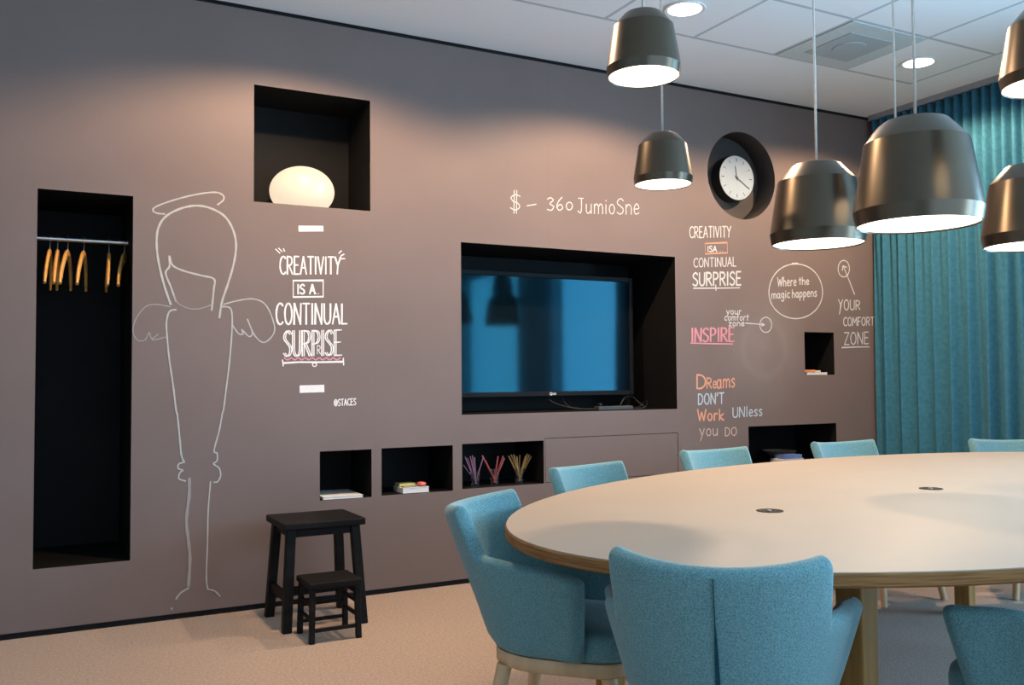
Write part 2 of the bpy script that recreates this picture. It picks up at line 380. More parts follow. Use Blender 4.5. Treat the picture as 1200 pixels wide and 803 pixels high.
class Chalk:
    def __init__(s): s.p = []; s.n = 0; s.part('stroke')
    def part(s, name): s.b = MB(); s.p.append((name, s.b)); return s
    def line(s, pts, w=2.0, m=0, smooth=False, close=False):
        """pts in photograph coordinates, laid on the wall as a flat stroke w pixels wide"""
        mid = pts[len(pts) // 2]; k = abs(pw(mid[0], mid[1])[1] - pw(mid[0], mid[1] + 1)[1])
        P = [Vector((*pw(*p), 0)) for p in pts]
        if smooth: P = crom(P, 5)
        wd = w * k * .43
        if not close:                      # lift the chalk at sharp turns
            runs = [[P[0]]]
            for i in range(1, len(P) - 1):
                runs[-1].append(P[i]); e0, e1 = P[i] - P[i - 1], P[i + 1] - P[i]
                if e0.length > 1e-9 and e1.length > 1e-9 and e0.normalized().dot(e1.normalized()) < .45: runs.append([P[i]])
            runs[-1].append(P[-1])
            for r_ in runs: s.run(r_, wd, m, False)
        else: s.run(P, wd, m, True)
    def run(s, P, wd, m, close):
        n = len(P)
        yy = W - 0.0016 - 0.00001 * (s.n % 40); s.n += 1
        Lr = []
        for i in range(n):
            if close: d = P[(i + 1) % n] - P[i - 1]
            else: d = P[min(i + 1, n - 1)] - P[max(i - 1, 0)]
            d = d.normalized() if d.length > 1e-9 else Vector((1, 0, 0))
            nn = Vector((-d.y, d.x, 0))
            f = 1.0
            if 0 < i < n - 1:
                e = (P[i + 1] - P[i])
                if e.length > 1e-9: f = 1 / max(0.6, abs(e.normalized().dot(d)))
            jw = wd * f * (1 + 0.13 * math.sin(i * 1.7 + s.n))
            a, c = P[i] + nn * jw, P[i] - nn * jw
            if not close and i == 0: a -= d * wd * .6; c -= d * wd * .6
            if not close and i == n - 1: a += d * wd * .6; c += d * wd * .6
            Lr.append((a, c))
        q = len(s.b.v)
        for a, c in Lr: s.b.v += [(a.x, yy, a.y), (c.x, yy, c.y)]
        for i in range(n if close else n - 1):
            j = (i + 1) % n
            s.b.face((q + 2 * i, q + 2 * j, q + 2 * j + 1, q + 2 * i + 1), m)
    def ell(s, cx, cy, rx, ry, w=2, m=0, n=40, wob=0.0):
        s.line([(cx + rx * (1 + wob * math.sin(3 * t)) * math.cos(t), cy + ry * (1 + wob * math.cos(2 * t)) * math.sin(t)) for t in [2 * PI * i / n for i in range(n)]], w, m, close=True)
    def poly(s, pts, m=0):
        yy = W - 0.0016; q = len(s.b.v); s.b.v += [(pw(*p)[0], yy, pw(*p)[1]) for p in pts]; s.b.face(range(q, q + len(pts)), m)
    def text(s, t, x0, x1, top0, base0, top1=None, base1=None, w=2, m=0, dbl=0):
        top1 = top0 if top1 is None else top1; base1 = base0 if base1 is None else base1
        adv = [FONT[c][0] if c in FONT else .4 for c in t]; tot = sum(adv) + .18 * (len(t) - 1); u = 0
        for c, a in zip(t, adv):
            for st in (FONT[c][1] if c in FONT else []):
                sm = st[0] == 's'; pts = st[1:] if sm else st
                out = []
                for (gx, gy) in pts:
                    tt = (u + gx * a) / tot
                    X = x0 + (x1 - x0) * tt
                    T = top0 + (top1 - top0) * tt; B = base0 + (base1 - base0) * tt
                    out.append((X, B + (T - B) * gy))
                s.line(out, w, m, smooth=sm)
                if dbl:
                    s.line([(p[0] + dbl, p[1] - .3) for p in out], w * .8, m, smooth=sm)
            u += a + .18
    def done(s, name, mats, label, cat, group=None):
        vs_ = [v for _, b in s.p for v in b.v]
        c0 = (sum(v[0] for v in vs_) / len(vs_), W, sum(v[2] for v in vs_) / len(vs_))
        root = empty(name, c0, 0, label, cat, group)
        for nm, b in s.p:
            if not b.v: continue
            b.v = [(v[0] - c0[0], v[1] - c0[1], v[2] - c0[2]) for v in b.v]; b.build(nm, mats, root)
        return root

def arc(cx, cy, rx, ry, a0, a1, n=12): return [(cx + rx * math.cos(R(a0 + (a1 - a0) * i / n)), cy + ry * math.sin(R(a0 + (a1 - a0) * i / n))) for i in range(n + 1)]
FONT = {
 'C': (.62, [arc(.62, .5, .6, .5, 50, 310)]), 'R': (.62, [[(.05, 0), (.05, 1)], [(.05, 1)] + arc(.4, .75, .5, .25, 90, -90)[2:] + [(.1, .48)], [(.35, .48), (.98, 0)]]),
 'E': (.52, [[(.95, 1), (.05, 1), (.05, 0), (.98, 0)], [(.05, .52), (.8, .52)]]), 'A': (.66, [[(0, 0), (.5, 1), (1, 0)], [(.2, .36), (.8, .36)]]),
 'T': (.6, [[(0, 1), (1, 1)], [(.5, 1), (.5, 0)]]), 'I': (.16, [[(.5, 1), (.5, 0)]]), 'V': (.62, [[(0, 1), (.5, 0), (1, 1)]]),
 'Y': (.62, [[(0, 1), (.5, .5)], [(1, 1), (.5, .5), (.4, 0)]]), 'S': (.56, [['s'] + [(.95, .86), (.6, 1), (.15, .88), (.08, .68), (.5, .52), (.92, .34), (.85, .1), (.42, 0), (.02, .12)]]),
 'O': (.68, [arc(.5, .5, .48, .5, 90, 450, 20)]), 'N': (.66, [[(.02, 0), (.06, 1), (.92, 0), (.98, 1)]]), 'U': (.62, [[(.03, 1)] + arc(.5, .32, .46, .32, 180, 360) + [(.97, 1)]]),
 'L': (.5, [[(.05, 1), (.05, 0), (1, 0)]]), 'P': (.58, [[(.06, 0), (.06, 1)], [(.06, 1)] + arc(.42, .74, .5, .26, 90, -90)[2:] + [(.1, .46)]]),
 'D': (.64, [[(.06, 0), (.06, 1)], [(.06, 1)] + arc(.3, .5, .66, .5, 90, -90)[1:] + [(.06, 0)]]), 'W': (.85, [[(0, 1), (.25, 0), (.5, .75), (.75, 0), (1, 1)]]),
 'M': (.8, [[(0, 0), (.1, 1), (.5, .35), (.9, 1), (1, 0)]]), 'F': (.52, [[(.95, 1), (.05, 1), (.05, 0)], [(.05, .52), (.8, .52)]]), 'Z': (.62, [[(.05, 1), (.95, 1), (.05, 0), (1, 0)]]),
 'J': (.5, [[(.1, 1), (.9, 1)], ['s', (.6, 1), (.6, .3), (.4, .02), (0, .16)]]), "'": (.14, [[(.5, 1.05), (.4, .75)]]),
 'H': (.62, [[(.05, 0), (.05, 1)], [(.95, 0), (.95, 1)], [(.05, .5), (.95, .5)]]), 'K': (.6, [[(.05, 0), (.05, 1)], [(.95, 1), (.08, .45), (1, 0)]]),
 '.': (.16, [[(.35, .0), (.65, .06)]]), '$': (.6, [['s', (.95, .78), (.55, .88), (.1, .74), (.3, .54), (.75, .42), (.9, .22), (.5, .08), (.02, .2)], [(.4, 1.1), (.36, -.1)], [(.64, 1.1), (.6, -.1)]]),
 '=': (.5, [[(0, .56), (1, .6)], [(0, .34), (1, .38)]]), '-': (.5, [[(0, .45), (1, .5)]]),
 '3': (.5, [['s', (.05, .9), (.5, 1), (.9, .8), (.4, .54), (.95, .3), (.6, .02), (.02, .1)]]), '6': (.5, [['s', (.8, 1), (.3, .7), (.05, .3), (.4, 0), (.9, .18), (.6, .45), (.12, .3)]]), '0': (.5, [arc(.5, .3, .45, .3, 90, 450, 16)]),
 'e': (.46, [['s', (.06, .34), (.9, .38), (.75, .6), (.4, .66), (.05, .36), (.3, .03), (.95, .1)]]), 'a': (.5, [arc(.42, .32, .4, .31, 40, 400, 14), [(.84, .62), (.84, .1), (1, 0)]]),
 'm': (.74, [[(.04, 0), (.04, .62)], ['s', (.04, .45), (.28, .64), (.5, .45), (.5, 0)], ['s', (.5, .45), (.75, .64), (.96, .45), (.96, 0)]]), 's': (.4, [['s', (.9, .56), (.5, .65), (.1, .5), (.5, .34), (.9, .17), (.5, 0), (.05, .08)]]),
 'o': (.48, [arc(.5, .31, .45, .31, 90, 450, 16)]), 'r': (.36, [[(.1, 0), (.1, .62)], ['s', (.1, .4), (.45, .63), (.95, .58)]]), 'k': (.48, [[(.06, 0), (.06, 1)], [(.9, .6), (.1, .3), (.95, 0)]]),
 'u': (.5, [['s', (.06, .62), (.08, .15), (.4, 0), (.85, .2)], [(.88, .62), (.88, 0)]]), 'l': (.18, [[(.5, 1.05), (.5, 0)]]), 'y': (.5, [[(.04, .64), (.48, .1)], [(.98, .66), (.2, -.45)]]),
 'w': (.66, [[(0, .62), (.25, 0), (.5, .5), (.75, 0), (1, .62)]]), 'h': (.48, [[(.06, 0), (.06, 1)], ['s', (.06, .4), (.5, .62), (.9, .4), (.9, 0)]]), 't': (.36, [[(.5, .95), (.5, 0)], [(0, .64), (1, .66)]]),
 'g': (.48, [arc(.45, .34, .4, .28, 40, 400, 14), ['s', (.88, .62), (.88, -.2), (.45, -.42), (.05, -.25)]]), 'i': (.16, [[(.5, .6), (.5, 0)], [(.45, .82), (.55, .88)]]), 'c': (.44, [arc(.55, .32, .5, .32, 45, 315)]),
 'p': (.48, [[(.08, .62), (.08, -.4)], arc(.5, .33, .42, .3, 170, -170, 14)]), 'n': (.5, [[(.06, 0), (.06, .62)], ['s', (.06, .42), (.5, .63), (.92, .42), (.92, 0)]]), 'f': (.36, [['s', (.95, .95), (.55, 1), (.4, .75), (.4, 0)], [(.05, .58), (.9, .6)]]),
 'z': (.44, [[(.05, .62), (.95, .62), (.05, 0), (1, 0)]]), '@': (.8, [arc(.5, .5, .48, .5, 20, 380, 20), arc(.5, .48, .22, .26, 0, 360, 12)]), ' ': (.3, [])}

# angel
z2 = lambda L: [(140 + x / 2.87, 200 + y / 2.87) for x, y in L]
z3 = lambda L: [(140 + x / 2.87, 460 + y / 2.87) for x, y in L]
c = Chalk()
A_ = lambda L, w=2.2, m=0: c.line(L, w, m, smooth=True)
c.part('halo')
A_(z2([(152, 146), (125, 143), (112, 132), (130, 118), (190, 97), (260, 80), (320, 73), (347, 82), (350, 98), (330, 115)]), 2.0)
c.part('hair')
A_(z2([(172, 450), (150, 385), (132, 310), (125, 250), (130, 195), (155, 155), (205, 128), (260, 118), (310, 128), (355, 155), (382, 200), (392, 250), (385, 310), (365, 380), (345, 440), (336, 495)]), 2.7)
c.part('fringe')
A_(z2([(190, 440), (172, 390), (155, 345), (168, 322), (168, 288), (178, 318), (215, 337), (275, 353), (318, 365), (317, 400), (310, 470)]), 2.4)
c.part('chin')
A_(z2([(185, 420), (195, 445), (230, 463), (265, 465), (300, 455), (312, 448)]), 1.4, 1)
c.part('wing')
A_(z2([(170, 458), (120, 450), (85, 460), (55, 500), (45, 540), (60, 570), (85, 570), (100, 545), (108, 565), (130, 550), (110, 570), (155, 560)]), 1.5, 1)
c.part('wing')
A_(z2([(350, 450), (400, 437), (450, 432), (490, 450), (515, 500), (520, 545), (487, 578), (455, 555), (430, 500), (447, 545), (435, 558), (412, 535), (415, 550), (400, 548), (380, 520)]), 1.7)
c.part('body_outline')
A_(z2([(190, 468), (168, 474), (158, 510), (160, 560), (168, 640), (180, 720), (190, 803)]) + z3([(195, 80), (203, 160), (208, 210), (218, 235)]), 2.2)
c.part('cuff')
A_(z3([(218, 235), (200, 240), (197, 255), (213, 262), (203, 270), (200, 290), (222, 298)]), 2.0)
c.part('body_outline')
A_(z2([(340, 458), (368, 460), (378, 480), (378, 540), (370, 640), (358, 740), (350, 803)]) + z3([(346, 70), (335, 130), (318, 195), (328, 205), (328, 230), (316, 240), (335, 255), (340, 280), (330, 300), (318, 302)]), 2.0)
c.part('leg_line')
A_(z3([(235, 290), (234, 350), (225, 430), (232, 500), (237, 560), (232, 650)]), 4.0, 1)
c.part('leg_line')
A_(z3([(306, 300), (298, 400), (296, 500), (292, 620), (297, 662)]), 1.8)
c.part('foot')
A_(z3([(232, 658), (205, 675), (190, 695)]), 2.0); c.part('foot'); A_(z3([(297, 662), (320, 668), (338, 685)]), 1.8); c.part('dot'); A_(z3([(175, 725), (176, 728), (176, 729)]), 2)
c.done('chalk_drawing', [M['chalkgrey'], M['chalkfaint']], 'white chalk outline of a faceless winged angel with halo beside the wardrobe niche', 'chalk drawing')

# large lettering on the left
c = Chalk()
c.part('bar').poly([(349.8, 271.5), (379, 271.3), (378.6, 264.8), (349.7, 264.6)]); c.part('bar').poly([(351, 460.6), (380, 459.8), (379.8, 451), (351, 451.8)])
c.part('word').text('CREATIVITY', 328, 399, 300.5, 321.5, 301.5, 321, w=2.1)
for L in ([(323, 292), (328, 297)], [(326.5, 291), (330.5, 295)], [(332, 291.5), (333.5, 294.5)], [(397, 297), (400, 294)], [(399.5, 300), (403, 298)], [(400, 303.5), (404, 303.2)]): c.part('tick_mark').line(L, 1.5)
c.part('frame').line([(343.5, 329), (378.6, 328.8), (378.6, 347.8), (343.5, 348.3)], 2.3, close=True)
c.part('word').text('IS A', 348.5, 369, 333.6, 344.5, w=2.3); c.part('word').text('...', 370, 374, 338, 344.5, w=1)
c.part('word').text('CONTINUAL', 323.5, 406.5, 355.5, 380.5, 356.5, 379.5, w=2.4)
c.part('word').text('SURPISE', 332, 398.5, 388, 418, 387, 416.5, w=1.7, dbl=2.2); c.part('word').text('R', 371.5, 375.5, 405, 415, w=1)
c.part('underline').line([(333 + i * 4.1, 420.5 + (1.3 if i % 2 else -1)) for i in range(17)], 1.8, 1, smooth=True)
c.line([(331.5, 425.7), (350, 424.5), (375, 424.6), (402, 424)], 2.6); c.line([(331, 422), (331.8, 429)], 1.8); c.line([(402.2, 420), (402.6, 428)], 1.8); c.ell(368.5, 427.5, 2.4, 2.0, 1.4)
c.done('chalk_lettering', [M['chalkbright'], M['chalkpink']], 'bold white lettering CREATIVITY IS A CONTINUAL SURPRISE right of the chalk angel', 'chalk writing')
c = Chalk(); c.part('word').text('@STACES', 391.5, 417, 468.5, 476, 467, 474.5, w=1.3)
c.done('chalk_lettering', [M['chalkbright']], 'tiny white chalk signature starting with an at sign, above the low niches', 'chalk writing')
c = Chalk()
c.part('word').text('$', 597.5, 610, 225.5, 248, w=1.3); c.part('word').text('-', 617.5, 628, 233, 248, 232, 247, w=1.5); c.part('word').text('360', 641, 671, 232, 247, 231, 246, w=1.4)
c.part('word').text('JumioSne', 677, 749, 232.5, 250, 233, 251.5, w=1.3)
c.done('chalk_lettering', [M['chalkwhite']], 'thin white handwritten dollar sum with a 360 above the television niche', 'chalk writing')
# right-hand quote
c = Chalk()
c.part('word').text('CREATIVITY', 808, 856.3, 265.8, 278.8, 265.4, 278, w=1.5)
c.part('frame').line([(826, 285.5), (852, 284.4), (852.3, 296.4), (826.4, 297.8)], 1.5, 1, close=True); c.part('word').text('ISA', 829, 839.5, 288.5, 295.3, w=1.6); c.part('word').text('...', 841, 847, 289, 295, w=.9)
c.part('word').text('CONTINUAL', 812.8, 862.5, 303, 313.2, 301.3, 312, w=1.4)
c.part('word').text('SURPRISE', 811.8, 868, 320, 335, 318.5, 334, w=2.3)
c.part('underline').line([(812.5, 338), (840, 337.8), (866.7, 337.4)], 1.6); c.line([(838.5, 334), (838.8, 340.5)], 1.5)
c.done('chalk_lettering', [M['chalkwhite'], M['chalkorange']], 'small white chalk quote with IS A in an orange box, right of the television', 'chalk writing')
c = Chalk()
c.part('word').text('your', 851, 868.5, 361.5, 368.4, w=1.3); c.part('word').text('comfort', 849, 877, 368.4, 375.6, w=1.3); c.part('word').text('zone', 853.8, 872, 375.5, 382.2, w=1.4)
c.part('arrow').line([(873.6, 378.8), (884, 379.6), (894.5, 380.6)], 1.4); c.line([(892.6, 379), (895.6, 380.8), (892.4, 382.2)], 1.5)
c.part('circle').ell(897.2, 380.8, 6.9, 8.8, 1.3)
c.done('chalk_lettering', [M['chalkwhite']], 'small chalk words your comfort zone with an arrow into a little circle, left', 'chalk writing')
c = Chalk()
c.part('word').text('INSPIRE', 809.8, 859.5, 385, 401, 384.2, 400.2, w=1.7, dbl=1.0); c.part('underline').line([(809, 402.2), (835, 403), (858.3, 403.2)], 1.9)
c.done('chalk_lettering', [M['chalkpink']], 'pink underlined chalk word INSPIRE right of the television', 'chalk writing')
c = Chalk()
c.part('word').text('D', 816, 827, 439.5, 455.5, w=2.4, m=0); c.part('word').text('Re', 828, 839.5, 443, 455, w=2, m=0); c.part('word').text('ams', 840, 861, 439, 455.5, 438, 453.5, w=2, m=0)
c.part('word').text("DON'T", 818, 848, 462, 474.2, 460.5, 473, w=1.8, m=1)
c.part('word').text('Work', 817.3, 848, 480, 493, 480, 492.5, w=2.4, m=0)
c.part('word').text('UNless', 858.5, 893, 478, 489.5, 475.5, 487, w=1.7, m=1)
c.part('word').text('you', 819.5, 841, 498, 511, 497.5, 510.5, w=1.4, m=2); c.part('word').text('DO', 849.5, 863, 501.5, 511, 500.8, 510.2, w=1.4, m=2)
c.done('chalk_lettering', [M['chalkorange'], M['chalkblue'], M['chalkpeach']], "orange and pale blue chalk words Dreams don't work unless you do", 'chalk writing')
c = Chalk()
c.part('circle').ell(932.3, 341.5, 31.4, 32.4, 1.5, wob=.012, n=60); c.line([(928, 309), (934, 308.4), (936, 309.6)], 1.6)
c.part('word').text('Where', 911, 933, 325.2, 335.6, 324.8, 335, w=1.5); c.part('word').text('the', 936, 947.8, 325, 333.6, w=1.5)
c.part('word').text('magic', 904, 925.5, 341.5, 350, 339.5, 349, w=1.5); c.part('word').text('happens', 928, 957, 339.5, 349, 338, 347.5, w=1.5)
c.done('chalk_lettering', [M['chalkwhite']], 'large chalk circle around the words Where the magic happens', 'chalk writing')
c = Chalk()
c.part('arrow').ell(988.6, 315, 6.6, 9.7, 1.4); c.line([(1001.2, 345), (995, 329), (988.2, 312.5)], 1.5); c.line([(986.9, 317), (987.6, 311.8), (992, 313.4)], 1.7)
c.part('word').text('YOUR', 982.3, 1007.7, 351, 363.6, 352.5, 363, w=1.5); c.line([(985.5, 358), (983.5, 368)], 1.6)
c.part('word').text('COMFORT', 988.3, 1024, 372.2, 382, 372, 381.2, w=1.5); c.part('word').text('ZONE', 989, 1017.5, 390, 404.2, 389.2, 402.8, w=1.5)
c.part('underline').line([(986.5, 407.5), (1003, 406.8), (1018.5, 406.6)], 1.6)
c.done('chalk_lettering', [M['chalkwhite']], 'chalk words YOUR COMFORT ZONE with an arrow up to a small circle, beside the curtain', 'chalk writing')

# ------------------------------------------------------------------ table
TC, TA = Vector((3.0266, 2.2086, 0)), R(10.586)
def make_table():
    t = empty('conference_table', TC, TA, 'large oval conference table with beige top, plywood edge and wooden slab legs', 'table')
    a, bb, n = 1.955, 1.049, 128
    ell = lambda s, z: [((a - s) * math.cos(2 * PI * i / n), (bb - s) * math.sin(2 * PI * i / n), z) for i in range(n)]
    MB().loft([ell(.006, .706), ell(0, .711), ell(0, .7335), ell(.003, .737)]).build('edge_board', M['ply'], t, smooth=30)
    MB().loft([ell(.0035, .7372), ell(.0035, .7395), ell(.005, .740)]).build('tabletop', M['linoleum'], t, smooth=30)
    for sx in (-1, 1):
        for sy in (-1, 1):
            cx, cy = (-1.27 if sx < 0 else 1.06), ((-.34 if sy < 0 else .54) if sx < 0 else sy * .50)
            l = MB()
            # tapered slab leg, wide face toward the table's middle
            w0, w1, d = .030, .040, .036
            l.hexa([(cx - w0, cy - d, 0), (cx + w0, cy - d, 0), (cx + w0, cy + d, 0), (cx - w0, cy + d, 0)],
                   [(cx - w1, cy - d, .706), (cx + w1, cy - d, .706), (cx + w1, cy + d, .706), (cx - w1, cy + d, .706)])
            l.build('leg', M['oak'], t, bevel=.004)
        ry = MB().box((-1.27 if sx < 0 else 1.06) - .02, (-1.27 if sx < 0 else 1.06) + .02, (-.304 if sx < 0 else -.464), (.504 if sx < 0 else .464), .64, .7055)
        ry.build('cross_rail', M['oak'], t, bevel=.003)
    inv = Matrix.Rotation(-TA, 3, 'Z')
    for wx, wy in ((1.983, 2.089), (2.858, 2.203)):
        p = inv @ (Vector((wx, wy, 0)) - TC)
        g = MB().lathe([(.040, .7401), (.040, .7418), (.036, .7424), (.033, .7412), (.010, .7410)], (p.x, p.y, 0), 40).build('cable_grommet', M['blackwood'], t, smooth=30)
        MB().lathe([(.007, .7411), (.007, .7435), (.004, .744)], (p.x - .004, p.y, 0), 16).build('grommet_knob', M['chrome'], g, smooth=30)
    return t
make_table()

# ------------------------------------------------------------------ chairs
def shell_path():
    """plan stations of the horseshoe: (unit x, unit y, outward normal, angle-like parameter in degrees)"""
    st = []
    degs = [0, 10, 20, 29, 36, 41, 44, 45.5, 46.5, 47.5, 48.5, 49.5, 50.5, 51.5, 52.5, 53.5, 55, 57.5, 61, 66, 72, 78, 84, 90]
    for d in degs: st.append((math.sin(R(d)), -math.cos(R(d)), d))
    for k in (1, 2, 3, 4): st.append((1.0 + .03 * k, .09 * k, 90 + 10 * k))
    left = [(-x, y, -d) for x, y, d in st[1:]][::-1]
    return left + st
def make_chair():
    root = empty('armchair', (0, 0, 0))
    st = shell_path(); th = .046; zb = .385
    a0 = .275; b0 = .295
    def topz(d):
        d = abs(d)
        z = .775 + (.655 - .775) * sstep(46, 54, d)
        z -= .012 * sstep(63, 90, d) + .010 * sstep(90, 128, d)
        z += .016 * (min(d, 45) / 45) ** 2 * (1 - sstep(45.5, 49, d))
        return z
    def sc(z):
        if z < .62: return .74 + .26 * ((z - zb) / (.62 - zb)) ** .9
        return 1.0 + .92 * (z - .62)
    def P(x, y, z):
        s = sc(z)
        return Vector((a0 * x * s, b0 * y * s - .030 * max(0, z - .5) / .29 * (1 if y < 0 else 0) * abs(y), z))
    loops = []; N = len(st)
    def section(i, shrink=0.0, fwdo=0.0, drop=0.0):
        x, y, d = st[i]
        x0, y0, _ = st[max(i - 1, 0)]; x1, y1, _ = st[min(i + 1, N - 1)]
        tx, ty = x1 - x0, y1 - y0; n = Vector((ty, -tx, 0)).normalized()
        zt = topz(d) - drop; half = th / 2 * (1 - shrink); L = []
        zs = [zb + (zt - half - zb) * k / 7 for k in range(8)]
        for z in zs: L.append(P(x, y, z) - n * (th / 2 - half) + Vector((0, fwdo, 0)))
        for k in range(1, 6):
            an = PI * k / 6
            c0 = P(x, y, zt - half) - n * (th / 2)
            L.append(c0 + n * half * math.cos(an) + Vector((0, fwdo, half * math.sin(an))))
        for z in reversed(zs): L.append(P(x, y, z) - n * (th / 2 + half) + Vector((0, fwdo, 0)))
        return L
    for f, s_, dr in ((.030, .75, .022), (.024, .40, .010), (.012, .12, .003)): loops.append(section(0, s_, f, dr))
    for i in range(N): loops.append(section(i))
    for f, s_, dr in ((.012, .12, .003), (.024, .40, .010), (.030, .75, .022)): loops.append(section(N - 1, s_, f, dr))
    MB().loft(loops).build('upholstered_shell', M['fabric'], root, smooth=True, sub=1)
    # seam and slit down the middle of the outer back
    sm = MB(); zs = [.40, .47, .54, .60, .66, .72, .755]; ws = [.0062, .0055, .0046, .0034, .0008, .0006, .0005]
    pts = [P(0, -1, z) for z in zs]
    sm.loft([[(w, p.y - .0022, p.z), (w, p.y + .006, p.z), (-w, p.y + .006, p.z), (-w, p.y - .0022, p.z)] for p, w in zip(pts, ws)])
    o = sm.build('back_seam', M['seam'], root); tag(o, 'dark slit seam')
    # seat cushion
    c = MB(); n = 64
    def outline(s, z):
        L = []
        for i in range(n):
            a = 2 * PI * i / n; ca, sa = math.cos(a), math.sin(a)
            x = (.205 + .03 * sstep(.2, .8, sa)) * math.copysign(abs(ca) ** .7, ca); y = (.255 if sa > 0 else .195) * math.copysign(abs(sa) ** (.75 if sa > 0 else .95), sa)
            L.append((x * s, y * s, z))
        return L
    c.loft([outline(.93, .384), outline(.98, .39), outline(1.0, .405), outline(1.0, .43), outline(.985, .447), outline(.94, .459), outline(.80, .466), outline(.4, .469)])
    c.build('seat_cushion', M['fabric'], root, smooth=True)
    r = MB(); r.loft([outline(.95, .344), outline(.965, .348), outline(.965, .378), outline(.95, .382)])
    r.build('seat_ring', M['chairwood'], root, smooth=40)
    for sx in (-1, 1):
        for sy in (-1, 1):
            top = Vector((sx * .150, .02 + sy * .150, .346)); bot = Vector((sx * .200, .02 + sy * .215, 0.0))
            MB().tube([top.lerp(bot, k / 4) for k in range(5)], [.0215, .021, .0195, .0175, .0155], 16).build('leg', M['chairwood'], root, smooth=50)
    return root
CH = make_chair()
used = False
def chair(backx, backy, dx, dy, label, group=None):
    """back-top position and facing direction"""
    global used
    d = Vector((dx, dy, 0)).normalized()
    o = CH if not used else copy_tree(CH); used = True
    o.location = (backx + d.x * .33, backy + d.y * .33, 0); o.rotation_euler = (0, 0, math.atan2(d.y, d.x) - PI / 2)
    tag(o, label, 'chair', 'blue armchairs around the table')
chair(1.19, 1.41, .70, .71, 'turquoise armchair in the foreground seen from behind, slit seam down its back')
chair(1.172, 2.556, .66, -.75, 'turquoise armchair at the left end of the table, seen side on')
chair(2.13, 0.93, -.02, 1.0, 'turquoise armchair cut off at the lower right corner, only its arm showing')
chair(2.04, 3.31, .25, -.97, 'turquoise armchair across the table in front of the flush cupboard flap')
chair(3.05, 3.68, .03, -1.0, 'turquoise armchair across the table under the Dreams chalk writing')
chair(4.01, 3.72, -.10, -1.0, 'turquoise armchair across the table at the corner of wall and curtain')
chair(4.93, 3.32, -.55, -.85, 'turquoise armchair at the far right of the table before the curtain')

# ------------------------------------------------------------------ pendant lamps
PROF = [(.470, .012), (.474, 0), (.480, .002), (.5, .122), (.408, .680), (.262, .848), (.245, .860), (.21, .867), (.05, .872), (.02, .885)]
def make_pendant(D, name='pendant_lamp'):
    root = empty(name, (0, 0, 0))
    MB().lathe([(r * D, z * D) for r, z in PROF], seg=64, cap0=False).build('lamp_shade', M['lampmetal'], root, smooth=15)
    MB().lathe([(.468 * D, .012 * D), (.455 * D, .03 * D), (.44 * D, .034 * D)], seg=64, cap0=False, cap1=False).build('inner_rim', M['lampinner'], root, smooth=30)
    MB().lathe([(.466 * D, .016 * D), (.3 * D, .012 * D), (.02 * D, .010 * D)], seg=64, cap0=False).build('diffuser', M['diffuser'], root, smooth=True)
    return root
BIG, SMALL = make_pendant(.37), make_pendant(.23)
first = {'b': True, 's': True}
def pendant(kind, x, y, z, label):
    D = .37 if kind == 'b' else .23
    src = BIG if kind == 'b' else SMALL
    o = src if first[kind] else copy_tree(src); first[kind] = False
    o.location = (x, y, z); tag(o, label, 'lamp', 'pendant lamps over the table')
    r = .0046 if kind == 'b' else .0040
    MB().tube([(0, 0, .88 * D), (0.002, 0, (H - z) * .5), (0, 0, H - z - .001)], r, 10).build('cord', M['cord'], o, smooth=True)
    MB().lathe([(.05, H - z - .028), (.052, H - z - .022), (.052, H - z - .001)], seg=32).build('ceiling_rose', M['white'], o, smooth=30)
PEND = [('s', 1.675, 2.275, 2.075, 'bronze pendant lamp at the top edge, left of the other lamps, shade cropped'),
        ('s', 2.185, 2.851, 1.897, 'smallest looking bronze pendant lamp, hanging left of the wall clock'),
        ('b', 2.768, 2.620, 1.668, 'bronze pendant lamp just right of the wall clock, overlapping the chalk circle'),
        ('b', 2.379, 1.855, 1.600, 'nearest and largest bronze pendant lamp, in front of the wall and curtain corner'),
        ('b', 3.495, 2.202, 1.650, 'bronze pendant lamp before the curtain, cut by the right edge, the lower one'),
        ('s', 2.266, 1.371, 1.870, 'bronze pendant lamp in the upper right corner, mostly outside the picture'),
        ('s', 2.79, 2.26, 1.86, 'bronze pendant lamp hidden behind the largest one, only its thin cord showing'),
        ('b', 4.15, 1.95, 1.67, 'bronze pendant lamp outside the picture, mirrored lower in the television'),
        ('s', 4.30, 1.65, 2.02, 'bronze pendant lamp outside the picture, mirrored higher in the television')]
for a in PEND: pendant(*a)

# ------------------------------------------------------------------ ceiling fittings
def downlight(x, y, label, spot=True):
    o = empty('ceiling_downlight', (x, y, H), 0, label, 'ceiling light', 'recessed ceiling downlights')
    MB().lathe([(.088, -.001), (.105, -.001), (.108, -.004), (.105, -.008), (.088, -.006)], seg=48, cap0=False, cap1=False).build('trim_ring', M['white'], o, smooth=40)
    MB().lathe([(.088, -.002), (.088, -.004), (.07, -.005), (.02, -.0055)], seg=48).build('lens', M['downglow'], o, smooth=40)
    l = bpy.data.lights.new('downlight_beam', 'SPOT'); l.energy = DOWN_POWER; l.color = (1.0, .70, .45); l.spot_size = R(152); l.spot_blend = .32; l.shadow_soft_size = .05
    b = link(bpy.data.objects.new('downlight_beam', l)); b.parent = o; b.location = (0, 0, -.012)
downlight(1.2, 3.71, 'recessed round downlight above the left half of the chalk wall')
downlight(3.0, 3.71, 'bright recessed round downlight at the top edge, right beside a pendant lamp')
downlight(4.8, 3.71, 'bright recessed round downlight near the corner of ceiling and curtain, by the vent')

